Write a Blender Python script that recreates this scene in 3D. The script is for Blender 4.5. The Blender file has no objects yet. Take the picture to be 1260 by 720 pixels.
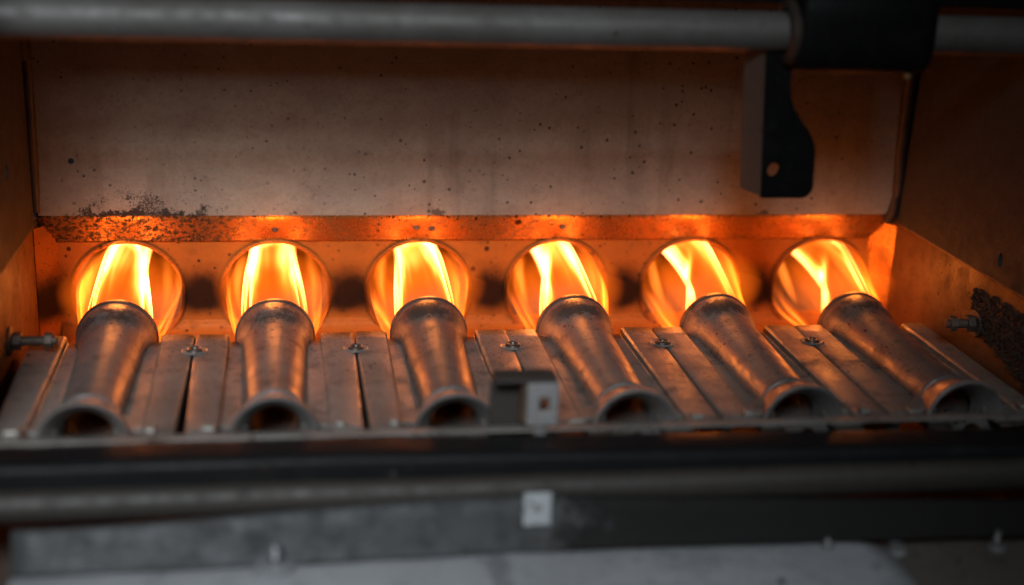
import bpy, bmesh, math, random
from mathutils import Vector, Matrix, noise
from mathutils.geometry import tessellate_polygon
random.seed(7)
sc = bpy.context.scene
C = sc.collection
PI = math.pi

# ------------------------------------------------------------------ camera, light, exposure
cam = bpy.data.cameras.new('camera')
cam_o = bpy.data.objects.new('camera', cam); C.objects.link(cam_o); sc.camera = cam_o
yaw, pitch, roll = .1701, .3065, .0405
fw = Vector((math.sin(yaw)*math.cos(pitch), math.cos(yaw)*math.cos(pitch), -math.sin(pitch)))
rt = Vector((math.cos(yaw), -math.sin(yaw), 0)); up = rt.cross(fw)
r2 = rt*math.cos(roll) + up*math.sin(roll); u2 = up*math.cos(roll) - rt*math.sin(roll)
M4 = Matrix((r2, u2, -fw)).transposed().to_4x4(); M4.translation = Vector((.0754, -.6048, .2138))
cam_o.matrix_world = M4
cam.sensor_width = 36; cam.lens = 1692/1260*36
cam.clip_start = .01; cam.clip_end = 50
cam.dof.use_dof = True; cam.dof.focus_distance = .632; cam.dof.aperture_fstop = 2.9
cam.dof.aperture_blades = 7

w = bpy.data.worlds.new('World'); sc.world = w; w.use_nodes = True
w.node_tree.nodes['Background'].inputs['Color'].default_value = (.93, .96, 1, 1)
w.node_tree.nodes['Background'].inputs['Strength'].default_value = .007

def area(name, loc, target, size, power, color):
    l = bpy.data.lights.new(name, 'AREA'); l.shape = 'RECTANGLE'; l.size, l.size_y = size
    l.energy = power; l.color = color
    o = bpy.data.objects.new(name, l); C.objects.link(o); o.location = loc
    o.rotation_euler = (Vector(target)-Vector(loc)).to_track_quat('-Z', 'Y').to_euler()
    return o
key = area('room_light', (-.16, -1.15, .78), (.030, -.08, .035), (.42, .30), .54, (.88, .94, 1))
key.data.spread = math.radians(29)

sc.view_settings.view_transform = 'Standard'; sc.view_settings.look = 'None'
sc.view_settings.exposure = 0; sc.view_settings.gamma = 1
sc.render.engine = 'CYCLES'
cy = sc.cycles
cy.max_bounces = 8; cy.diffuse_bounces = 4; cy.glossy_bounces = 4; cy.transparent_max_bounces = 40
cy.transmission_bounces = 2; cy.sample_clamp_indirect = 4
cy.use_denoising = True; cy.caustics_reflective = False; cy.caustics_refractive = False

# ------------------------------------------------------------------ node helpers
class NT:
    def __init__(s, name):
        s.m = bpy.data.materials.new(name); s.m.use_nodes = True
        s.t = s.m.node_tree; s.t.nodes.clear()
        s.out = s.t.nodes.new('ShaderNodeOutputMaterial')
    def n(s, typ, **kw):
        nd = s.t.nodes.new(typ)
        for k, v in kw.items(): setattr(nd, k, v)
        return nd
    def l(s, a, b): s.t.links.new(a, b)
    def val(s, sock, v):
        if hasattr(v, 'is_output') or isinstance(v, bpy.types.NodeSocket): s.l(v, sock)
        else: sock.default_value = v
    def math(s, op, a, b=0., c=0., clamp=False):
        nd = s.n('ShaderNodeMath', operation=op); nd.use_clamp = clamp
        for i, v in enumerate((a, b, c)): s.val(nd.inputs[i], v)
        return nd.outputs[0]
    def noise(s, vec, scale, detail=4, rough=.55, dist=0.):
        nd = s.n('ShaderNodeTexNoise'); s.l(vec, nd.inputs['Vector'])
        nd.inputs['Scale'].default_value = scale; nd.inputs['Detail'].default_value = detail
        nd.inputs['Roughness'].default_value = rough; nd.inputs['Distortion'].default_value = dist
        return nd.outputs['Fac']
    def ramp(s, fac, lo, hi, a=0., b=1., smooth=True):
        nd = s.n('ShaderNodeMapRange', interpolation_type='SMOOTHSTEP' if smooth else 'LINEAR')
        s.val(nd.inputs['Value'], fac)
        for k, v in (('From Min', lo), ('From Max', hi), ('To Min', a), ('To Max', b)): nd.inputs[k].default_value = v
        return nd.outputs['Result']
    def mix(s, fac, a, b, blend='MIX'):
        nd = s.n('ShaderNodeMix', data_type='RGBA', blend_type=blend)
        s.val(nd.inputs[0], fac)
        for i, v in ((6, a), (7, b)):
            if isinstance(v, (tuple, list)): v = (*v[:3], 1)
            s.val(nd.inputs[i], v)
        return nd.outputs[2]
    def scalevec(s, vec, sx, sy, sz):
        nd = s.n('ShaderNodeVectorMath', operation='MULTIPLY'); s.l(vec, nd.inputs[0]); nd.inputs[1].default_value = (sx, sy, sz)
        return nd.outputs[0]
    def specks(s, vec, scale, size, keep):
        """round specks: voronoi cells, only a share of them kept, each its own size"""
        v = s.n('ShaderNodeTexVoronoi', feature='F1'); s.l(vec, v.inputs['Vector']); v.inputs['Scale'].default_value = scale
        sep = s.n('ShaderNodeSeparateColor'); s.l(v.outputs['Color'], sep.inputs[0])
        k = s.math('LESS_THAN', sep.outputs[0], keep)
        sz = s.math('MULTIPLY', s.math('POWER', sep.outputs[1], 2.), size)
        d = s.math('SUBTRACT', sz, v.outputs['Distance'])
        return s.math('MULTIPLY', s.ramp(d, -.02, .05), k)

def metal(name, base, rough=.5, metallic=.4, mottle=.35, soot=.25, specks=.5, grain=(1, 1, 1), tint=(.20, .12, .08), bump=.25, extra=None, spec=.5, sootcol=(.022, .019, .017)):
    N = NT(name)
    pos = N.n('ShaderNodeNewGeometry').outputs['Position']
    big = N.noise(pos, 28, 5, .6)
    mid = N.noise(pos, 110, 6, .65, .3)
    gv = N.scalevec(pos, *grain)
    fine = N.noise(gv, 900, 3, .6)
    oi = N.n('ShaderNodeObjectInfo')
    col = N.mix(N.ramp(big, .35, .7, 0, mottle), base, tint)
    col = N.mix(N.ramp(fine, .3, .7, 0, .22), col, tuple(c*.55 for c in base))
    hv = N.n('ShaderNodeHueSaturation'); hv.inputs['Saturation'].default_value = 1.; N.l(N.ramp(oi.outputs['Random'], 0, 1, .80, 1.12), hv.inputs['Value']); N.l(col, hv.inputs['Color']); col = hv.outputs[0]
    sm = N.math('MULTIPLY', N.ramp(mid, .52, .72), soot)
    col = N.mix(sm, col, sootcol)
    sp = None
    if specks:
        dens = N.ramp(N.noise(pos, 16, 3), .35, .62, .0, 1.)
        a = N.specks(pos, 420, .40, .38*specks); b = N.specks(pos, 150, .30, .20*specks); c = N.specks(pos, 900, .5, .9*specks)
        c = N.math('MULTIPLY', c, dens); a = N.math('MULTIPLY', a, N.ramp(dens, 0, 1, .35, 1))
        sp = N.math('MAXIMUM', N.math('MAXIMUM', a, b), N.math('MULTIPLY', c, .9))
        col = N.mix(N.math('MULTIPLY', sp, .9), col, (.018, .013, .010))
    rg = N.math('ADD', N.ramp(mid, .3, .75, rough-.08, rough+.16), N.math('MULTIPLY', N.math('SUBTRACT', fine, .5), .2), clamp=True)
    met = metallic
    if extra: col, rg, met = extra(N, pos, col, rg, metallic)
    bs = N.n('ShaderNodeBsdfPrincipled')
    N.l(col, bs.inputs['Base Color']); N.l(rg, bs.inputs['Roughness']); N.val(bs.inputs['Metallic'], met)
    bs.inputs['Specular IOR Level'].default_value = spec
    if bump:
        h = N.math('ADD', N.math('MULTIPLY', fine, .5), N.math('MULTIPLY', mid, .8))
        if sp is not None: h = N.math('ADD', h, N.math('MULTIPLY', sp, .6))
        bp = N.n('ShaderNodeBump'); bp.inputs['Strength'].default_value = bump; bp.inputs['Distance'].default_value = .0006
        N.l(h, bp.inputs['Height']); N.l(bp.outputs[0], bs.inputs['Normal'])
    N.l(bs.outputs[0], N.out.inputs[0])
    return N.m

def sep(N, pos):
    s = N.n('ShaderNodeSeparateXYZ'); N.l(pos, s.inputs[0]); return s.outputs

# soot deposit on the back wall: thick crust near its bottom left, and dusty drifts
def wall_extra(N, pos, col, rg, met):
    X, Y, Z = sep(N, pos)
    nz = N.noise(pos, 380, 7, .75); n2 = N.noise(pos, 45, 4, .6); n3 = N.noise(pos, 1300, 3, .7)
    # centre line of the deposit around z = .050 for x -.03 .. .045
    gx = N.math('SUBTRACT', 1., N.ramp(N.math('ABSOLUTE', N.math('SUBTRACT', X, .008)), .020, .050))
    hgt = N.math('MULTIPLY', N.math('ADD', N.ramp(N.noise(pos, 120, 7, .72, .4), .33, .72), .10), .0110)      # ragged height of the crust
    gz = N.math('SUBTRACT', 1., N.ramp(N.math('DIVIDE', N.math('SUBTRACT', Z, .0465), hgt), .35, 1.1))
    m = N.math('MULTIPLY', gx, gz)
    m = N.ramp(N.math('ADD', m, N.math('MULTIPLY', N.math('SUBTRACT', nz, .5), 2.6)), .46, .98)
    m = N.math('MULTIPLY', m, N.math('GREATER_THAN', N.math('MULTIPLY', gx, gz), .02))
    # fine dust above it
    gz2 = N.math('SUBTRACT', 1., N.ramp(N.math('SUBTRACT', Z, .047), .0, .026))
    gx2 = N.math('SUBTRACT', 1., N.ramp(N.math('ABSOLUTE', N.math('SUBTRACT', X, .022)), .015, .06))
    d = N.math('MULTIPLY', N.math('MULTIPLY', gz2, gx2), N.ramp(n2, .3, .6))
    d = N.ramp(N.math('ADD', N.math('MULTIPLY', d, .55), N.math('MULTIPLY', N.math('SUBTRACT', n3, .5), 1.1)), .30, .42)
    # smaller dirty patches along the bend
    p = N.math('SUBTRACT', 1., N.ramp(N.math('ABSOLUTE', N.math('SUBTRACT', Z, .0475)), .001, .007))
    p = N.ramp(N.math('ADD', N.math('MULTIPLY', p, N.ramp(n2, .52, .66)), N.math('MULTIPLY', N.math('SUBTRACT', nz, .5), 1.5)), .62, .8)
    p = N.math('MULTIPLY', p, .75)
    m = N.math('MAXIMUM', m, N.math('MAXIMUM', N.math('MULTIPLY', d, .85), p))
    # wiped, cloudy film and faint scratches on the sheet
    film = N.ramp(N.noise(N.scalevec(pos, 1, 1, 1.6), 22, 6, .68, .6), .38, .66, 0, .34)
    col = N.mix(film, col, (.15, .125, .105))
    runs = N.math('MULTIPLY', N.ramp(N.noise(N.scalevec(pos, 1, 1, .10), 85, 4, .6), .48, .72), N.ramp(N.noise(pos, 14, 3), .4, .6, 0, .42))
    col = N.mix(runs, col, (.12, .095, .075))
    mot = N.ramp(N.noise(pos, 330, 5, .75), .5, .68, 0, .30)
    col = N.mix(mot, col, (.14, .12, .095))
    scr = N.ramp(N.noise(N.scalevec(pos, 1, 1, .06), 1500, 2, .5), .66, .74, 0, .16)
    col = N.mix(scr, col, (.55, .5, .45))
    rg = N.math('ADD', rg, N.math('MULTIPLY', film, .35))
    col = N.mix(m, col, (.016, .012, .009))
    rg = N.math('MAXIMUM', rg, N.math('MULTIPLY', m, .75))
    return col, rg, N.math('MULTIPLY', N.math('SUBTRACT', 1., m), met)

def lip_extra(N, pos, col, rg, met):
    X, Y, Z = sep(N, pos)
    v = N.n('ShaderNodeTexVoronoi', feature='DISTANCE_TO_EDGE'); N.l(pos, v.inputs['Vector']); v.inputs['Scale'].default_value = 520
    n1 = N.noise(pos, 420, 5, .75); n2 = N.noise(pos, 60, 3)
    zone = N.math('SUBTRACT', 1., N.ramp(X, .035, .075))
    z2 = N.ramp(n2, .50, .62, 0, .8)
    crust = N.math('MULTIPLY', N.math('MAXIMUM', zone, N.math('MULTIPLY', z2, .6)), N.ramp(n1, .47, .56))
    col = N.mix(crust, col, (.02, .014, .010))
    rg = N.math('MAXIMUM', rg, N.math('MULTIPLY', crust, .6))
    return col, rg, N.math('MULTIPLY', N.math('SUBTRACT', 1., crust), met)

# darker patches on the heat exchanger face between the ports
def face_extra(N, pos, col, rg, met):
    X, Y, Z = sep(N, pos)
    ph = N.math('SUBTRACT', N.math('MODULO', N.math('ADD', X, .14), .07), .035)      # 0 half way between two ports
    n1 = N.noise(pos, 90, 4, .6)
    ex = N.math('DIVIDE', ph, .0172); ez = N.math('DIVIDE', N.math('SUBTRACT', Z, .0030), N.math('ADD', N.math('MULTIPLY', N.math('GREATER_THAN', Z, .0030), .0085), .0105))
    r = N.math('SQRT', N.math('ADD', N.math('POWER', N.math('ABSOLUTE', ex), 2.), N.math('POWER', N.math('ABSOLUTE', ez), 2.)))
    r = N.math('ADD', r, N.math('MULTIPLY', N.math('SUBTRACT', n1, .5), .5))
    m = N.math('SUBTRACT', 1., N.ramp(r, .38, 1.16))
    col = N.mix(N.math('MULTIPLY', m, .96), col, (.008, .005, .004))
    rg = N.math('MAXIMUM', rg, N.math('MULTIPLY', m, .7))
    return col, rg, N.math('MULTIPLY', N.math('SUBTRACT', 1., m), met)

def tube_extra(N, pos, col, rg, met):
    X, Y, Z = sep(N, pos)
    nz = N.noise(pos, 420, 5, .75); nl = N.noise(pos, 60, 4)
    end = N.math('SUBTRACT', 1., N.ramp(N.math('ABSOLUTE', N.math('ADD', Y, .0125)), .001, .014))   # burnt near the hot end
    m = N.ramp(N.math('ADD', N.math('MULTIPLY', end, N.ramp(nl, .3, .6, .35, 1.)), N.math('MULTIPLY', N.math('SUBTRACT', nz, .5), 1.7)), .36, .80)
    top = N.ramp(Z, .004, .016)
    m = N.math('MULTIPLY', m, top)
    col = N.mix(N.math('MULTIPLY', m, .85), col, (.018, .014, .012))
    rg = N.math('MAXIMUM', rg, N.math('MULTIPLY', m, .6))
    return col, rg, N.math('MULTIPLY', N.math('SUBTRACT', 1., N.math('MULTIPLY', m, .8)), met)

# shade painted as dark colour over the right part of the folded sheet
def shade_extra(N, pos, col, rg, met):
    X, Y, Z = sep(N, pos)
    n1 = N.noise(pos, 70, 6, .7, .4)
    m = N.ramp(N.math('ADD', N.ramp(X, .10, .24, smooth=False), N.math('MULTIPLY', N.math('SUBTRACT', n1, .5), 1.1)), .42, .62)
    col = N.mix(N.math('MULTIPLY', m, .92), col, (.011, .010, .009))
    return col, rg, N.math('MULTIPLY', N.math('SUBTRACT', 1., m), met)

def tray_extra(N, pos, col, rg, met):
    X, Y, Z = sep(N, pos)
    n1 = N.noise(pos, 120, 6, .7, .5); n2 = N.noise(N.scalevec(pos, .25, 1, 1), 40, 5, .65)
    g = N.math('SUBTRACT', 1., N.ramp(N.math('ABSOLUTE', N.math('SUBTRACT', X, .1475)), .001, .009))
    m = N.ramp(N.math('ADD', g, N.math('MULTIPLY', N.math('SUBTRACT', n1, .5), 1.4)), .55, 1.0)
    m = N.math('MAXIMUM', N.math('MULTIPLY', m, .5), N.ramp(n2, .45, .75, 0, .6))
    col = N.mix(m, col, (.05, .05, .05))
    return col, rg, N.math('MULTIPLY', N.math('SUBTRACT', 1., m), met)

M = {}
M['wall'] = metal('speckled_sheet_steel', (.37, .325, .25), .5, .3, .30, .18, .9, extra=wall_extra)
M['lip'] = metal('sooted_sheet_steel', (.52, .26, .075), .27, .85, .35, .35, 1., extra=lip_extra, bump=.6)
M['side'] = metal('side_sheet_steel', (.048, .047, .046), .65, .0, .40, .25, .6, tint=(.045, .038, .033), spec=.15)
M['heat'] = metal('orange_side_steel', (.19, .095, .04), .5, .15, .45, .30, .6, tint=(.11, .06, .03), spec=.25)  # orange-brown base for the lower side sheets
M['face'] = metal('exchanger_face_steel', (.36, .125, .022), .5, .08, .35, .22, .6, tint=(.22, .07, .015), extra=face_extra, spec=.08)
M['bore'] = metal('exchanger_bore_steel', (.20, .15, .12), .55, .4, .4, .3, 0)
M['tube'] = metal('aluminised_burner_steel', (.30, .285, .26), .40, .6, .50, .50, .6, grain=(1, .25, 1), tint=(.17, .14, .12), extra=tube_extra, bump=.3)
M['rim'] = metal('burnt_rim_steel', (.15, .12, .10), .4, .6, .3, .5, 0)
M['bell'] = metal('bell_mouth_steel', (.29, .28, .27), .45, .5, .4, .4, .4)
M['wing'] = metal('burner_wing_steel', (.35, .33, .295), .46, .45, .55, .48, .6, grain=(1, .12, 1), tint=(.16, .13, .11))
M['bolt'] = metal('zinc_bolt', (.30, .29, .28), .42, .6, .4, .4, .3)
M['rust'] = metal('rusty_bolt', (.17, .13, .105), .55, .4, .5, .5, .3, tint=(.15, .07, .035))
M['rail'] = metal('black_gas_pipe', (.010, .0104, .011), .45, .0, .3, .3, .4, tint=(.009, .009, .010), bump=.35, spec=.14)
M['front'] = metal('galvanised_front_sheet', (.47, .485, .50), .46, .3, .45, .35, .3, grain=(.15, 1, 1), tint=(.26, .27, .28), extra=tray_extra)
M['pipe_grey'] = metal('greyed_black_steel', (.050, .043, .036), .55, .1, .4, .45, .4, grain=(.2, 1, 1), tint=(.03, .027, .025), bump=.3)
M['upright_shade'] = metal('shaded_front_sheet', (.10, .104, .106), .55, .2, .5, .45, .4, grain=(.15, 1, 1), tint=(.06, .058, .056), extra=shade_extra, spec=.12)  # upright coloured darker than the tray to imitate its shaded face
M['endp'] = metal('grimy_end_plate', (.16, .145, .125), .55, .3, .5, .5, .4, tint=(.07, .06, .05))
M['stud'] = metal('bright_bolt', (.33, .335, .34), .42, .6, .3, .25, .2)
M['tagm'] = metal('pale_tag', (.46, .49, .50), .5, 0, .25, .10, .2, tint=(.34, .35, .36), bump=.1)
M['rod'] = metal('dull_steel_rod', (.092, .085, .077), .55, .2, .35, .25, .3, grain=(.06, 1, 1), tint=(.20, .19, .18))
M['black'] = metal('matt_black_paint', (.004, .004, .004), .55, .0, .3, .2, .2, tint=(.004, .0038, .0035), bump=.15, spec=.12)
M['flange'] = metal('lighter_black_paint', (.075, .064, .055), .5, .1, .3, .2, .3, tint=(.05, .045, .04), bump=.15)
M['gap_shade_and_rubber'] = metal('dark_gap_and_bushing', (.020, .015, .012), .55, 0, .3, .2, 0, bump=.4)
M['pan'] = metal('rusty_base_steel', (.11, .085, .07), .6, .3, .5, .4, .3)
M['ceramic'] = metal('pale_ceramic', (.25, .245, .24), .5, 0, .25, .10, .2, tint=(.42, .42, .42), bump=.1)
M['copper'] = metal('heat_tinted_clip', (.40, .25, .17), .35, .8, .3, .2, .2)
M['brass'] = metal('dull_brass', (.42, .28, .12), .4, .8, .3, .3, .2)
M['crust'] = metal('flaked_soot', (.030, .022, .016), .7, .05, .5, .4, 0, tint=(.06, .035, .02), bump=.8)

# ------------------------------------------------------------------ mesh helpers
class MB:
    def __init__(s): s.v = []; s.f = []; s.uv = None
    def add(s, vs, fs):
        o = len(s.v); s.v += [tuple(v) for v in vs]; s.f += [tuple(o+i for i in f) for f in fs]; return s
    def box(s, x0, x1, y0, y1, z0, z1):
        vs = [(x, y, z) for x in (x0, x1) for y in (y0, y1) for z in (z0, z1)]
        return s.add(vs, [(0,1,3,2),(4,6,7,5),(0,4,5,1),(2,3,7,6),(0,2,6,4),(1,5,7,3)])
    def grid(s, rows, close_u=False):
        nu = len(rows[0]); fs = []
        for j in range(len(rows)-1):
            for i in range(nu if close_u else nu-1):
                a = j*nu+i; b = j*nu+(i+1) % nu
                fs.append((a, b, b+nu, a+nu))
        return s.add([p for r in rows for p in r], fs)
    def lathe(s, prof, n=40, axis='Y', org=(0,0,0), close=False):
        """prof: (along, radius); axis of revolution through org"""
        rows = []
        for a, r in prof:
            row = []
            for k in range(n):
                t = 2*PI*k/n; c, d = r*math.cos(t), r*math.sin(t)
                row.append({'Y': (org[0]+c, org[1]+a, org[2]+d), 'X': (org[0]+a, org[1]+c, org[2]+d), 'Z': (org[0]+c, org[1]+d, org[2]+a)}[axis])
            rows.append(row)
        if close: rows.append(rows[0])
        return s.grid(rows, True)
    def prism(s, poly, y0, y1, plane='XZ', holes=()):
        """polygon with holes extruded; plane XZ extrudes along Y, YZ along X, XY along Z"""
        loops = [list(poly)] + [list(h) for h in holes]
        def P(p, d): return {'XZ': (p[0], d, p[1]), 'YZ': (d, p[0], p[1]), 'XY': (p[0], p[1], d)}[plane]
        tris = tessellate_polygon([[Vector((*p, 0)) for p in L] for L in loops])
        flat = [p for L in loops for p in L]; n = len(flat)
        vs = [P(p, y0) for p in flat] + [P(p, y1) for p in flat]
        fs = [t for t in tris] + [(a+n, c+n, b+n) for a, b, c in tris]
        o = 0
        for L in loops:
            m = len(L)
            for i in range(m): a, b = o+i, o+(i+1) % m; fs.append((a, b, b+n, a+n))
            o += m
        return s.add(vs, fs)
    def tube(s, pts, r, n=10):
        rows = []
        for i, p in enumerate(pts):
            p = Vector(p); a = Vector(pts[max(i-1, 0)]); b = Vector(pts[min(i+1, len(pts)-1)])
            t = (b-a).normalized(); q = t.to_track_quat('Z', 'Y')
            rr = r[i] if isinstance(r, (list, tuple)) else r
            rows.append([p+q @ Vector((rr*math.cos(2*PI*k/n), rr*math.sin(2*PI*k/n), 0)) for k in range(n)])
        s.grid(rows, True)
        o = len(s.v)-n*len(pts)
        s.f += [tuple(o+k for k in range(n)), tuple(o+n*(len(pts)-1)+k for k in range(n))]
        return s
    def obj(s, name, mat, parent=None, smooth=35, bevel=0, solid=0, loc=None):
        me = bpy.data.meshes.new(name); me.from_pydata(s.v, [], s.f)
        if s.uv:
            ul = me.uv_layers.new(name='uv')
            for lp in me.loops: ul.data[lp.index].uv = s.uv[lp.vertex_index]
        bm = bmesh.new(); bm.from_mesh(me)
        bmesh.ops.remove_doubles(bm, verts=bm.verts, dist=1e-6) if not s.uv else None
        bmesh.ops.recalc_face_normals(bm, faces=bm.faces)
        bm.to_mesh(me); bm.free()
        if mat: me.materials.append(mat)
        if smooth:
            me.polygons.foreach_set('use_smooth', [True]*len(me.polygons))
            if smooth < 180: me.set_sharp_from_angle(angle=math.radians(smooth))
        o = bpy.data.objects.new(name, me); C.objects.link(o)
        if parent: o.parent = parent
        if loc: o.location = loc
        if solid:
            m = o.modifiers.new('solid', 'SOLIDIFY'); m.thickness = solid; m.offset = 0
        if bevel:
            m = o.modifiers.new('bevel', 'BEVEL'); m.width = bevel; m.segments = 2; m.limit_method = 'ANGLE'; m.angle_limit = math.radians(40)
        return o

def circ(cx, cy, r, n=40, ry=None): return [(cx+r*math.cos(2*PI*k/n), cy+(ry or r)*math.sin(2*PI*k/n)) for k in range(n)]
def tag(o, label=None, cat=None, group=None, kind=None):
    if label: o['label'] = label
    if cat: o['category'] = cat
    if group: o['group'] = group
    if kind: o['kind'] = kind
    return o
def thing(name, label, cat, loc=(0,0,0), group=None):
    o = bpy.data.objects.new(name, None); C.objects.link(o); o.location = loc; o.empty_display_size = .01
    return tag(o, label, cat, group)

S = .07                                   # burner spacing
XL, XR = -.0390, .3825                    # side walls
# ------------------------------------------------------------------ compartment: base, back wall, lip, sides, top
o = MB().box(XL-.02, XR+.02, -.155, .26, -.046, -.044).obj('floor', M['pan']); tag(o, kind='structure')

back = MB()
back.prism([(XL+.0015, .0477), (XR-.0015, .0477), (XR-.0015, .26), (XL+.0015, .26)], .036, .0375, holes=[circ(-.0215, .0735, .0014, 14)])
back = back.obj('back_wall', M['wall'], smooth=0); tag(back, 'brown grey speckled sheet metal wall behind the row of flames', 'wall panel')
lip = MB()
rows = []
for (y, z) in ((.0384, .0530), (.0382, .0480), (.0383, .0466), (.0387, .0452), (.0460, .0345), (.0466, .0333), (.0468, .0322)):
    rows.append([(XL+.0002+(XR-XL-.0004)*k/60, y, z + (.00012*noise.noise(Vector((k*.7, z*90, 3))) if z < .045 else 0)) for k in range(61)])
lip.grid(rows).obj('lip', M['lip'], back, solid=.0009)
# screw tips and dimples on the lip over the ports
for (x, f) in ((.070, .55), (.138, .45), (.1455, .5), (.2105, .42)):
    y = .0383+f*.0077; z = .0452-f*.0107
    MB().lathe([(-.0003, .0), (-.0009, .0009), (-.0004, .0016), (.0006, .0019)], 14, 'Y', (x, y-.0003, z)).obj('rivet', M['rim'], back)
# dark strips put in for the shaded gaps down both corners
MB().tube([(XR-.0035, .031, .26), (XR-.0038, .031, .12), (XR-.0030, .0325, .08), (XR-.0022, .0335, .058), (XR-.0030, .034, .049), (XR-.0038, .036, .0445)],
          [.0036, .0034, .0026, .0020, .0026, .0032], 12).obj('corner_gap_shade_strip', M['gap_shade_and_rubber'], back)
MB().tube([(XL+.0012, .033, .26), (XL+.0010, .033, .12), (XL+.0010, .034, .07), (XL+.0008, .0345, .050)], [.0030, .0028, .0024, .0018], 12).obj('corner_gap_shade_strip', M['gap_shade_and_rubber'], back)

def side_panel(x, sgn, label, hole):
    t = thing('side_panel', label, 'wall panel', (0, 0, 0))
    hs = [circ(hole[0], hole[1], .0020, 20, .0032)] if hole else []
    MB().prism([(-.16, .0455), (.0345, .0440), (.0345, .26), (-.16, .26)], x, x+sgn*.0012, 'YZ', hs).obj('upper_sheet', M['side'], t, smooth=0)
    # rolled bottom edge of the upper sheet (the fold line)
    MB().tube([(x+sgn*.0006, -.16, .0453), (x+sgn*.0006, .0345, .0438)], .0008, 8).obj('fold', M['rim'], t)
    MB().prism([(-.16, -.044), (.048, -.044), (.048, .0440), (.0345, .0440), (-.16, .0445)], x+sgn*.0014, x+sgn*.0026, 'YZ').obj('lower_sheet', M['heat'], t, smooth=0)  # lower sheet given the orange-brown base colour
    if hole: MB().prism(circ(hole[0], hole[1], .004, 16), x+sgn*.0030, x+sgn*.004, 'YZ').obj('backing', M['black'], t, smooth=0)
    return t
sr = side_panel(XR, 1, 'right hand side wall with an oval slot and flaky soot patch', (-.0705, .0545))
sl = side_panel(XL, -1, 'left hand side wall glowing orange along its lower sheet', (-.020, .081))
def wall_bolt(par, x, sgn, y, z, ln):
    b = MB().lathe([(0, .0), (0, .0021), (ln, .0021), (ln+.0006, .0014), (ln+.0006, 0)], 14, 'X', (x, y, z)) if sgn > 0 else MB().lathe([(0, .0), (0, .0021), (-ln, .0021), (-ln-.0006, .0014), (-ln-.0006, 0)], 14, 'X', (x, y, z))
    b = b.obj('bolt', M['rust'], par)
    MB().lathe([(0, .0), (0, .0062), (.001, .0062), (.0016, .005), (.0016, 0)], 24, 'X', (x-(.0016 if sgn < 0 else 0), y, z)).obj('washer', M['rust'], b)
    q = sgn*.0030
    MB().prism(circ(y, z, .0040, 6), x+sgn*.0018, x+sgn*.0052, 'YZ').obj('nut', M['rust'], b, smooth=0, bevel=.0003)
    MB().prism(circ(y, z, .0037, 6), x+sgn*(ln-.0045), x+sgn*(ln-.0012), 'YZ').obj('nut', M['rust'], b, smooth=0, bevel=.0003)
wall_bolt(sr, XR+.0014, -1, -.056, .0205, .0145)
wall_bolt(sl, XL-.0014, 1, -.034, .0115, .0190)
# flaky soot crust on the right wall
cr = MB()
ico = bmesh.new(); bmesh.ops.create_icosphere(ico, subdivisions=1, radius=1)
iv = [v.co.copy() for v in ico.verts]; fi = [tuple(v.index for v in f.verts) for f in ico.faces]; ico.free()
rnd = random.Random(3); n = 0
while n < 4200:
    y = rnd.uniform(-.155, -.050); z = rnd.uniform(.004, .040)
    top = .0365 + .004*noise.noise(Vector((y*120, 1, 0))) + max(0, (-.075-y))*.05
    bot = .0165 - max(0, (-.062-y))*.22 + .004*noise.noise(Vector((y*140, 7, 0)))
    if not (bot < z < top): continue
    if noise.noise(Vector((y*260, z*260, 2))) < -.34: continue
    n += 1
    r = rnd.uniform(.0003, .0010)
    R = Matrix.Rotation(rnd.uniform(0, 6), 3, Vector((rnd.random(), rnd.random(), rnd.random()+.1)))
    sx = Vector((rnd.uniform(.5, 1), rnd.uniform(.6, 1.5), rnd.uniform(.6, 1.3)))
    cr.add([Vector((XR+.0012-rnd.uniform(0, .0006), y, z)) + R @ (Vector((p.x*sx.x, p.y*sx.y, p.z*sx.z))*r) for p in iv], fi)
tag(cr.obj('soot_crust', M['crust'], sr, smooth=0), kind='stuff')

top = MB().box(XL-.02, XR+.02, -.070, .038, .172, .174)
top = top.obj('top_panel', M['black'], smooth=0); tag(top, 'black underside of the cabinet top above the steel rod', 'panel')
MB().box(XL-.02, XR+.02, -.074, -.0705, .1625, .20).obj('front_edge', M['black'], top, smooth=0, bevel=.0006)

# ------------------------------------------------------------------ heat exchanger face with six ports
HX = thing('heat_exchanger', 'lower sheet with six round ports that swallow the flames', 'heat exchanger')
PY = .0472; HZ, HR = .0060, .0257
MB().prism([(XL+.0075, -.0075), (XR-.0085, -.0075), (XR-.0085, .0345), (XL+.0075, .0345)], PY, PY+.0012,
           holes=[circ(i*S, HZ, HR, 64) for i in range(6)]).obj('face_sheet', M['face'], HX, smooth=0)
rows = []
for k in range(9):
    a = k/8*PI/2
    rows.append((PY-.0065*(1-math.cos(a)), -.0075-.0065*math.sin(a)))
rows += [(.034, -.0142), (.006, -.0150)]
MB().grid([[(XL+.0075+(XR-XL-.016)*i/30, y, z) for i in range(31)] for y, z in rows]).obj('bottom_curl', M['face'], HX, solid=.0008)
for i in range(6):
    ring = []
    for k in range(13):
        a = k/12*PI*1.5 - PI*.25
        ring.append((PY-.0006-.0016*math.sin(a), HR+.0001+.0016*-math.cos(a)+.0010))
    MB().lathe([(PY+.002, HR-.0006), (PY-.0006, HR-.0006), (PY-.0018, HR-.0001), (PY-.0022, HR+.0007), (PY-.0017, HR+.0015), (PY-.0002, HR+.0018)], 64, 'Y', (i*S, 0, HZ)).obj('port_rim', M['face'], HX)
    MB().lathe([(PY+.0012, HR-.0004), (PY+.012, HR-.0020), (PY+.03, HR-.0032), (PY+.16, HR-.0034), (PY+.161, 0)], 48, 'Y', (i*S, 0, HZ)).obj('exchanger_tube', M['bore'], HX)
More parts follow.
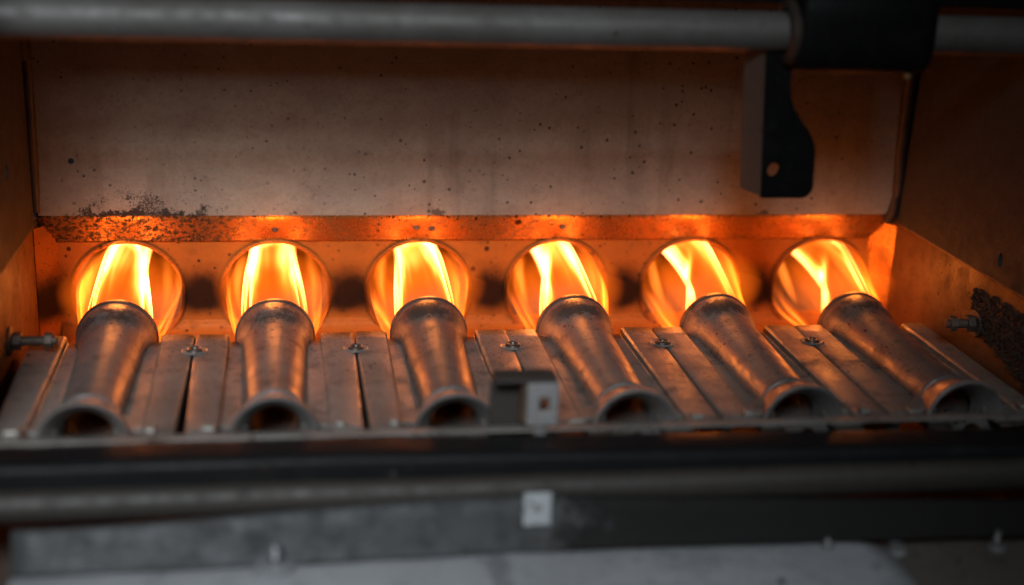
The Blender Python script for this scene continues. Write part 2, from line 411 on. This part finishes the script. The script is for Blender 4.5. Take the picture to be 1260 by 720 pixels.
# end flanges, folded toward the burners
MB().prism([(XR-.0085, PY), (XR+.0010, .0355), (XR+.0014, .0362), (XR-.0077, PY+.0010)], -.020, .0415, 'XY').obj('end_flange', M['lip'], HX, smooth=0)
MB().prism([(XL+.0075, PY), (XL-.0010, .0355), (XL-.0014, .0362), (XL+.0067, PY+.0010)], -.020, .0415, 'XY').obj('end_flange', M['face'], HX, smooth=0)

# ------------------------------------------------------------------ burners
slot_front = [.0050, .0046, .0030, .0026, .0020]
blab = ['leftmost burner tube with a black soot blotch near its hot end',
        'second burner from the left, tube seen straight along its length',
        'third burner from the left, its mouth partly behind the pale igniter block',
        'fourth burner from the left, bright orange streak down its left flank',
        'fifth burner from the left, mouth sunk in shadow, grainy soot on its end',
        'rightmost burner tube leaning beside the soot crusted side wall']
def burner(i):
    x = i*S
    t = thing('gas_burner', blab[i], 'burner', (x, -.06, 0), 'gas burners side by side')
    q = (0, .06, 0)
    # venturi tube: outer skin then inner skin
    tb = MB().lathe([(-.0005, .0166), (-.0002, .0172), (-.0030, .0174), (-.008, .0173), (-.0125, .0168), (-.0165, .0156), (-.0200, .0147), (-.025, .0142), (-.045, .0137), (-.070, .0130), (-.090, .0123), (-.1035, .0121),
                     (-.1035, .0104), (-.06, .0118), (-.036, .0128), (-.020, .0138), (-.012, .0158), (-.0005, .0166)], 56, 'Y', q)
    tb.v = [(px*(1+.016*noise.noise(Vector((px*60, py*40, i*5.+pz*60)))), py, pz*(1+.016*noise.noise(Vector((px*60+9, py*40, i*5.+pz*60))))) for px, py, pz in tb.v]
    tb = tb.obj('tube', M['tube'], t)
    MB().lathe([(.0004, .0168), (.0010, .0174), (.0006, .0180), (-.0014, .0182), (-.0024, .0178), (-.0024, .0172), (.0004, .0168)], 56, 'Y', q).obj('rim', M['rim'], tb)
    MB().lathe([(-.0400, 0), (-.0400, .0090), (-.0395, .0119), (-.0380, .0119), (-.0375, .0090), (-.0375, 0)], 32, 'Y', q).obj('light_block', M['rim'], tb)  # unseen disc added to keep flame light out of the bell
    # bell mouth, rolled outward
    MB().lathe([(-.0985, .0122), (-.1030, .0127), (-.1075, .0136), (-.1120, .0155), (-.1150, .0169), (-.1172, .0172), (-.1184, .0163), (-.1176, .0154), (-.1158, .0140), (-.1128, .0118), (-.1085, .0100), (-.1040, .0094)], 56, 'Y', q).obj('bell_mouth', M['bell'], t)
    MB().lathe([(-.0965, .0120), (-.0975, .0130), (-.0990, .0132), (-.1005, .0127), (-.1010, .0120)], 48, 'Y', q).obj('collar', M['bell'], t)
    rj = random.Random(20+i)
    t.rotation_euler = (rj.uniform(-.004, .004), 0, rj.uniform(-.009, .009))
    for sg in (-1, 1):
        g = i-1 if sg < 0 else i
        wf = slot_front[g]/2 if 0 <= g < 5 else .0030
        e0, e1 = .035-.0006, .035-wf
        if (sg > 0 and i == 5): e0 = e1 = .0318
        rows = []
        for k in range(13):
            y = .0600-.0112-.1165*k/12; f = max(0, (k-2.5)/9.5); e = e0+(e1-e0)*f
            wv = .0003*noise.noise(Vector((i*3+sg, k*.6, 0)))
            j = .0205+.0008*f
            rows.append([(sg*a, y, z+wv) for a, z in ((.0105, .0010), (.0150, .0012), (j-.0006, .0014), (j, .0018), (j+.0002, .0042), (j+.0009, .0048), (e-.0012, .0048), (e-.0002, .0044), (e, .0036), (e, -.0100))])
        MB().grid(rows).obj('wing', M['wing'], t, smooth=28, solid=.0009)
        # gusset at the bell and a bent front tab
        MB().prism([(sg*.0105, .0600-.1125), (sg*.0215, .0600-.1125), (sg*.0205, .0600-.1085), (sg*.0115, .0600-.0955)], .0022, .0034, 'XY').obj('gusset', M['wing'], t, smooth=0, bevel=.0003)
        tw = rj.uniform(.0018, .0034)
        MB().box(sg*.0245-tw, sg*.0245+tw, .0600-.1225, .0600-.1175, .0052, rj.uniform(.0068, .0085)).obj('tab', M['wing'], t, smooth=0, bevel=.0010)
    if i < 5:
        sy = .0600-.0335+rj.uniform(-.0012, .0012); sx = .035+rj.uniform(-.001, .001)
        s = MB().lathe([(.0002, .0), (.0002, .0012), (.0011, .0016), (.0013, .0024), (.0009, .0031), (0, .0034)], 18, 'Z', (sx, sy, .0052)).obj('screw', M['rim'], t)
        MB().lathe([(0, .0036), (.0004, .0041), (.0005, .0050), (0, .0056)], 22, 'Z', (sx, sy, .0052)).obj('washer', M['wing'], s)
    return t
for i in range(6): burner(i)

# ------------------------------------------------------------------ flames
def flame_mat(name, base, limb, power, soft, c_lo, c_hi, v_in, v_out, streak, seed, chi=6., cmax=1.):
    """glowing gas sheet: adds light, hides nothing; brighter where the sight line runs along the sheet"""
    N = NT(name)
    g = N.n('ShaderNodeNewGeometry')
    d = N.n('ShaderNodeVectorMath', operation='DOT_PRODUCT'); N.l(g.outputs['Normal'], d.inputs[0]); N.l(g.outputs['Incoming'], d.inputs[1])
    c = N.math('MULTIPLY', N.math('ABSOLUTE', d.outputs['Value']), 1/cmax, clamp=True)
    uv = N.n('ShaderNodeUVMap'); uv.uv_map = 'uv'
    su = N.n('ShaderNodeSeparateXYZ'); N.l(uv.outputs[0], su.inputs[0])
    U, V = su.outputs[0], su.outputs[1]
    if limb:
        pw = N.ramp(V, .08, .50, *power) if isinstance(power, tuple) else power
        f = N.math('ADD', N.math('MULTIPLY', N.math('POWER', N.math('SUBTRACT', 1., c), pw), limb), base)
    else: f = N.math('MULTIPLY', N.math('POWER', c, power), base)
    f = N.math('MULTIPLY', f, N.ramp(c, 0., soft))
    # length profile
    f = N.math('MULTIPLY', f, N.math('MULTIPLY', N.ramp(V, *v_in), N.math('SUBTRACT', 1., N.ramp(V, *v_out))))
    if streak:
        # streaks that run along the flow: noise on the circle (no seam) stretched along the length
        cu = N.math('MULTIPLY', N.math('COSINE', N.math('MULTIPLY', U, 2*PI)), 1.); cs = N.math('SINE', N.math('MULTIPLY', U, 2*PI))
        cb = N.n('ShaderNodeCombineXYZ'); N.l(cu, cb.inputs[0]); N.l(cs, cb.inputs[1])
        N.l(N.math('ADD', N.math('MULTIPLY', V, .8), seed), cb.inputs[2])
        nz = N.noise(cb.outputs[0], 1.5, 3, .5, .4)
        f = N.math('MULTIPLY', f, N.ramp(nz, .36, .66, 1-streak, 1+streak))
    col = N.mix(N.ramp(f, 0., chi, smooth=False), c_lo, c_hi)
    em = N.n('ShaderNodeEmission'); N.l(col, em.inputs[0]); N.l(f, em.inputs[1])
    tr = N.n('ShaderNodeBsdfTransparent')
    ad = N.n('ShaderNodeAddShader'); N.l(em.outputs[0], ad.inputs[0]); N.l(tr.outputs[0], ad.inputs[1])
    N.l(ad.outputs[0], N.out.inputs[0])
    return N.m
ORANGE = (1, .17, .008); DEEP = (1, .13, .004); WHITE = (1, .33, .085); YEL = (1, .22, .018)

def sheet(name, par, path, mat, n=48, m=28, wob=.05, seed=0):
    """hollow gas sheet: path gives (y, xoff, z, rx, rz) control rows, smoothly interpolated"""
    b = MB(); b.uv = []
    rows = []
    K = len(path)-1
    for j in range(m+1):
        v = j/m; f = v*K; k = min(int(f), K-1); a = f-k
        P = [path[max(k-1, 0)], path[k], path[k+1], path[min(k+2, K)]]
        def cr_(q): p0, p1, p2, p3 = (p[q] for p in P); return .5*((2*p1)+(-p0+p2)*a+(2*p0-5*p1+4*p2-p3)*a*a+(-p0+3*p1-3*p2+p3)*a**3)
        y, x, z, rx, rz = (cr_(q) for q in range(5))
        row = []
        for i in range(n+1):
            t = 2*PI*i/n
            ww = 1+wob*noise.noise(Vector((math.cos(t)*1.3+seed*7, math.sin(t)*1.3, v*1.6)))*2
            row.append((x+rx*ww*math.cos(t), y, z+rz*ww*math.sin(t))); b.uv.append((i/n, v))
        rows.append(row)
    b.grid(rows)
    return b.obj(name, mat, par, smooth=180)

flab = ['flame of the leftmost burner, broad with a pale right edge',
        'second flame from the left, tall with two thick white sides',
        'third flame from the left, white sides above a straight tube',
        'fourth flame from the left, right edge bending toward the burner',
        'fifth flame from the left, arched over a dark gap on its left',
        'rightmost flame, narrow white streaks slanting back from the burner']
for i in range(6):
    x = i*S; sd = i*1.37
    t = thing('flame', flab[i], 'flame', (x, 0, 0), 'flames shooting from the burners into the ports')
    mc = flame_mat('flame_core', .010, 32., (7., 5.0), .40, ORANGE, WHITE, (.05, .34), (.80, 1.), .60, sd, 6., .62)
    kx = (-.0016, -.0018, .0, .0010, .0034, .0058)[i]; kr = (.95, 1.08, 1.02, .74, .60, .62)[i]
    for q, sc_ in enumerate((.86, .96, 1.05)):
        a1, a2, a3 = (1+(kr-1)*g for g in (.12, .55, 1.))
        sheet('core', t, [(-.010, 0, -.003, .0136*sc_, .0125*sc_), (.008, kx*.15, .0040, .0141*sc_*a1, .0140*sc_), (.026, kx*.6, .0108, .0130*sc_*a2, .0145*sc_), (.044, kx, .0165, .0114*sc_*a3, .0146*sc_), (.062, kx, .0185, .0104*sc_*a3, .0125*sc_), (.090, kx, .0195, .0098*sc_*a3, .0110*sc_), (.150, kx, .0185, .0095*sc_*a3, .0100*sc_)], mc, wob=.06, seed=sd+q*.13)
    lp = bpy.data.lights.new('flame_light', 'POINT'); lp.energy = .030; lp.color = (1, .26, .035); lp.shadow_soft_size = .007
    lo = bpy.data.objects.new('flame_light', lp); C.objects.link(lo); lo.parent = t; lo.location = (kx*.5, .017, .024)
    ms = flame_mat('flame_sheath', .035, 2.7, (3.2, 2.0), .30, DEEP, YEL, (.04, .34), (.50, .95), .75, sd+4, 2.5, .55)
    for q, sc_ in enumerate((.93, 1.02)):
        sheet('sheath', t, [(-.004, 0, 0, .0158*sc_, .0158*sc_), (.006, 0, .0006, .0180*sc_, .0176*sc_), (.020, 0, .003, .0203*sc_, .0200*sc_), (.036, 0, .006, .0230*sc_, .0226*sc_), (.050, 0, .0075, .0238*sc_, .0233*sc_), (.085, 0, .0075, .0208*sc_, .0208*sc_)], ms, wob=.075, seed=sd+3+q*.2)
    mg = flame_mat('flame_glow', .24, 0, 2.2, .2, DEEP, ORANGE, (.05, .40), (.72, 1.), .45, sd+9, 1., .7)
    sheet('glow', t, [(-.008, 0, 0, .010, .010), (.008, 0, .004, .013, .0125), (.024, 0, .009, .0150, .0150), (.045, 0, .0125, .0205, .0175), (.09, 0, .0125, .018, .015)], mg, wob=.08, seed=sd+5)
    mh = flame_mat('flame_halo', .50, 0, 4.2, .3, DEEP, ORANGE, (.0, .2), (.8, 1.), 0, sd, 1., 1.)  # added glowing shell that imitates bloom around the flame
    sheet('halo', t, [(.002, 0, .010, .001, .001), (.005, 0, .012, .018, .015), (.014, 0, .0145, .0275, .0215), (.026, 0, .0165, .0295, .0205), (.036, 0, .0180, .019, .013), (.041, 0, .0190, .001, .001)], mh, 40, 24, .04, sd)
    for sg, st in ((-1, 2.2), (1, 1.4)):
        mt = flame_mat('flame_tongue', st, 0, 2.6, .3, ORANGE, (1, .42, .08), (.02, .55), (.60, 1.), .3, sd+sg, 3.)
        sheet('tongue', t, [(.030, sg*.0165, .000, .0006, .0008), (.038, sg*.0182, .0060, .0022, .0032), (.050, sg*.0185, .0115, .0032, .0046), (.066, sg*.0165, .016, .0030, .004), (.08, sg*.014, .018, .0008, .0010)], mt, 20, 20, .08, sd+sg)

# ------------------------------------------------------------------ gas pipe across the front, orifices
gp = thing('gas_manifold', 'black gas pipe running across the front of the burners', 'pipe', (0, -.15, 0))
def pipe_grid(prof, hi):
    rows = []
    for k in range(41):
        xx = -.07+.52*k/40
        sag = .0003*noise.noise(Vector((k*.3, 0, 0)))
        zo = .0012 - max(0, (xx-.1))*.016
        grow = 1+max(0, xx-.05)*.55
        rows.append([(xx, a, b*(grow if b < 0 else 1)+sag+(zo if b > .005 else 0)) for a, b in prof])
    return MB().grid(rows, True)
prof = []
for cx, cz, a0 in ((.0062, .0062, 0), (-.0062, .0062, 90), (-.0066, -.0020, 180), (.0062, -.0060, 270)):
    for k in range(7):
        a = math.radians(a0+k*15); prof.append((cx+.0035*math.cos(a), cz+.0035*math.sin(a)))
pipe_grid(prof, 0).obj('pipe', M['rail'], gp, smooth=50)
roll = [(-.0096+.0056*math.cos(2*PI*k/24), -.0036+.0058*math.sin(2*PI*k/24)) for k in range(24)]
pipe_grid(roll, 0).obj('reflection_roll', M['pipe_grey'], gp, smooth=60)  # grey reflection along the pipe, put into an added roll's colour
MB().box(-.07, .45, .0095, .0140, .0100, .0110).obj('edge_strip', M['wing'], gp, smooth=0, bevel=.0003)
for i in range(6):
    MB().lathe([(.010, .0046), (.016, .0046), (.0165, .0036), (.026, .0034), (.027, .0022), (.027, 0)], 18, 'Y', (i*S, 0, -.002)).obj('orifice', M['brass'], gp)
for (xx, zz) in ((.112, .0035),):
    MB().lathe([(-.0098, .0), (-.0102, .0007), (-.0098, .0012), (-.0090, .0013)], 12, 'Y', (xx, 0, zz)).obj('weld_bead', M['pipe_grey'], gp)

# ------------------------------------------------------------------ igniter bracket standing behind the pipe, tag hanging in front
ig = thing('igniter_bracket', 'pale igniter block with a square hole on a bent dark bracket', 'bracket', (.1625, -.136, 0))
zz = .0095
MB().prism([(-.0125, zz-.014), (.0035, zz-.014), (.0035, zz+.0215), (-.0125, zz+.0215)], .0040, .0052).obj('back_plate', M['flange'], ig, smooth=0, bevel=.0003)
MB().prism([(-.0020, zz+.004), (-.0003, zz+.004), (-.0003, zz+.0205), (-.0020, zz+.0205)], -.0045, .0040).obj('side_plate', M['copper'], ig, smooth=0, bevel=.0003)
MB().prism([(-.0003, zz+.0035), (.0115, zz+.0035), (.0115, zz+.0205), (-.0003, zz+.0205)], -.0065, -.0030, holes=[[(.0044, zz+.0092), (.0082, zz+.0092), (.0082, zz+.0148), (.0044, zz+.0148)]]).obj('block', M['ceramic'], ig, smooth=0, bevel=.0006)
MB().box(-.0125, .0110, -.0065, .0052, zz+.0207, zz+.0222).obj('cap', M['flange'], ig, smooth=0, bevel=.0004)
MB().box(.0030, .0075, -.0052, -.0038, zz-.012, zz+.0034).obj('stem', M['ceramic'], ig, smooth=0, bevel=.0004)
tg = MB().prism([(-.0050, -.0065), (.0050, -.0065), (.0050, .0060), (-.0050, .0060)], -.0008, .0008, holes=[[(-.0014, -.0014), (.0014, -.0014), (.0014, .0016), (-.0014, .0016)]])
tg = tg.obj('tag', M['tagm'], None, smooth=0, bevel=.0004, loc=(.1622, -.1707, -.0062)); tag(tg, 'small pale tag with a square hole hanging below the black pipe', 'tag')
MB().box(-.0026, .0026, -.0006, .0015, -.0026, .0030).obj('backing', M['ceramic'], tg, smooth=0)
MB().box(-.0020, .0020, .0009, .0085, .0030, .0038).obj('hanger', M['flange'], tg, smooth=0)

# ------------------------------------------------------------------ folded sheet in the foreground with its bolts
fp = thing('front_sheet', 'grey galvanised sheet folded along the bottom foreground', 'sheet metal', (0, -.165, 0))
rows = []; rows2 = []
for k in range(61):
    xx = -.0175+.40*k/60
    t_ = min(1, max(0, (xx+.0175)/.16))
    zt = -.0105+.0058*t_*t_*(3-2*t_) - max(0, xx-.18)*.05
    wv = .0006*noise.noise(Vector((xx*30, 5, 0)))
    rt_ = max(0, xx-.28)*.0
    zf = -.0232+wv+.0014*min(1, max(0, xx)/.15)-max(0, xx-.2)*.015
    rows.append([(xx, a, b) for a, b in ((.0016, zt-.0022), (.0006, zt-.0003), (-.0004, zt), (-.0014, zt-.0006), (-.0030, zt-.005), (-.0066, zf+.0030), (-.0078, zf+.0010), (-.0090, zf+.0002))])
    rows2.append([(xx, a, b) for a, b in ((-.0088, zf-.0004), (-.0108, zf-.0006), (-.0140, zf-.0010), (-.0420, zf-.0075), (-.0440, zf-.010), (-.0445, zf-.03))])
MB().grid(rows).obj('upright', M['upright_shade'], fp, smooth=60, solid=.0010)
rowsA = [[(p[0]+(.004*(q-1) if k == 46 else 0), p[1], p[2]) for q, p in enumerate(r)] for k, r in enumerate(rows2[:47])]
MB().grid(rowsA).obj('tray', M['front'], fp, smooth=60, solid=.0010)
MB().grid([[(p[0]+.0035, p[1]+.0010, p[2]-.0016) for p in r] for r in rows2[44:]]).obj('end_plate', M['endp'], fp, smooth=60, solid=.0010)
def stud(x, y, z, h, r, big):
    rows = [(0, 0), (0, r)]
    for k in range(int(h/.0011)): rows += [(.0011*k+.0003, r*.80), (.0011*k+.0008, r)]
    rows += [(h, r*.7), (h+.0003, 0)]
    s = MB().lathe(rows, 14, 'Z', (x, y, z)).obj('bolt', M['stud'], fp)
    MB().prism(circ(x, y, r*1.85, 6), z+.0002, z+r*1.5, 'XY').obj('nut', M['stud'], s, smooth=0, bevel=.0002)
    MB().lathe([(0, 0), (0, big), (.0007, big), (.0011, big*.85), (.0012, 0)], 24, 'Z', (x, y, z-.0008)).obj('washer', M['front'], s)
stud(.0705, -.0108, -.0212, .0078, .0017, .0066)
stud(.2700, -.0120, -.0246, .0050, .0013, .0032)
stud(.3370, -.0120, -.0258, .0066, .0014, .0034)
stud(.2970, -.0125, -.0252, .0016, .0016, .0036)
# dark lower body of the cabinet below everything
o = MB().box(-.15, .5, -.2075, -.157, -.066, -.064).obj('base_pan', M['pan']); tag(o, kind='structure')

# ------------------------------------------------------------------ rod across the top and the clamp on it
rd = MB()
rd.lathe([(-.08, 0), (-.08, .0078), (.47, .0078), (.47, 0)], 40, 'X', (0, -.08, .1522))
rd = rd.obj('steel_rod', M['rod']); tag(rd, 'dull steel rod running across the top in front of the wall', 'rod')

ck = thing('clamp_bracket', 'black clamp around the steel rod with a drilled plate hanging down', 'bracket', (.30, -.08, .152))
def arc(cx, cz, r, a0, a1, n=6): return [(cx+r*math.cos(math.radians(a0+(a1-a0)*k/n)), cz+r*math.sin(math.radians(a0+(a1-a0)*k/n))) for k in range(n+1)]
body = []
for xx, s_ in ((-.0275, .80), (-.0262, .93), (-.0235, 1.0), (.024, 1.0), (.0272, .95), (.0290, .82)):
    row = []
    for k in range(40):
        a = 2*PI*k/40
        cc, ss = math.cos(a), math.sin(a)
        e = 3.4; q = (abs(cc)**e+abs(ss)**e)**(-1/e)
        row.append((xx, q*cc*.0135*s_, .002+q*ss*.0172*s_))
    body.append(row)
bd = MB().grid(body, True)
n_ = 40; bd.f += [tuple(range(n_)), tuple(range(5*n_, 6*n_))]
bd.obj('clamp', M['black'], ck, smooth=50)
MB().lathe([(-.0300, .0088), (-.0306, .0100), (-.0300, .0122), (-.0285, .0134), (-.0268, .0130), (-.0262, .0088)], 36, 'X', (0, 0, .0)).obj('bushing', M['gap_shade_and_rubber'], ck)
for (xx, yy) in ((.0205, -.0120),):
    MB().lathe([(-.0012, 0), (-.0012, .0016), (.001, .0016), (.001, 0)], 12, 'Z', (xx, yy+.004, -.0152)).obj('screw', M['brass'], ck)
pl = [(-.0371, -.006), (-.0335, -.0660), (-.0332, -.0670)] + [(-.0170, -.0670)] + arc(-.0165, -.0618, .0052, -80, -5, 6) + \
     [(-.0120, -.0480), (-.0124, -.0452), (-.0138, -.0420), (-.0160, -.0385), (-.0195, -.0345), (-.0228, -.0300), (-.0246, -.0255), (-.0254, -.0200), (-.0258, -.0060)]
MB().prism(pl, -.0015, .0010, holes=[circ(-.0290, -.0553, .0026, 24, .0029)]).obj('hanging_plate', M['black'], ck, smooth=0, bevel=.0004)
MB().add([(-.0372, -.0016, -.006), (-.0336, -.0016, -.0660), (-.0395, .0080, -.0650), (-.0428, .0080, -.006),
          (-.0368, -.0002, -.006), (-.0332, -.0002, -.0660), (-.0389, .0090, -.0650), (-.0422, .0090, -.006)],
         [(0,1,2,3), (4,7,6,5), (0,4,5,1), (1,5,6,2), (2,6,7,3), (3,7,4,0)]).obj('folded_edge', M['flange'], ck, smooth=0, bevel=.0003)  # light on this edge put into its colour, lighter than the plate
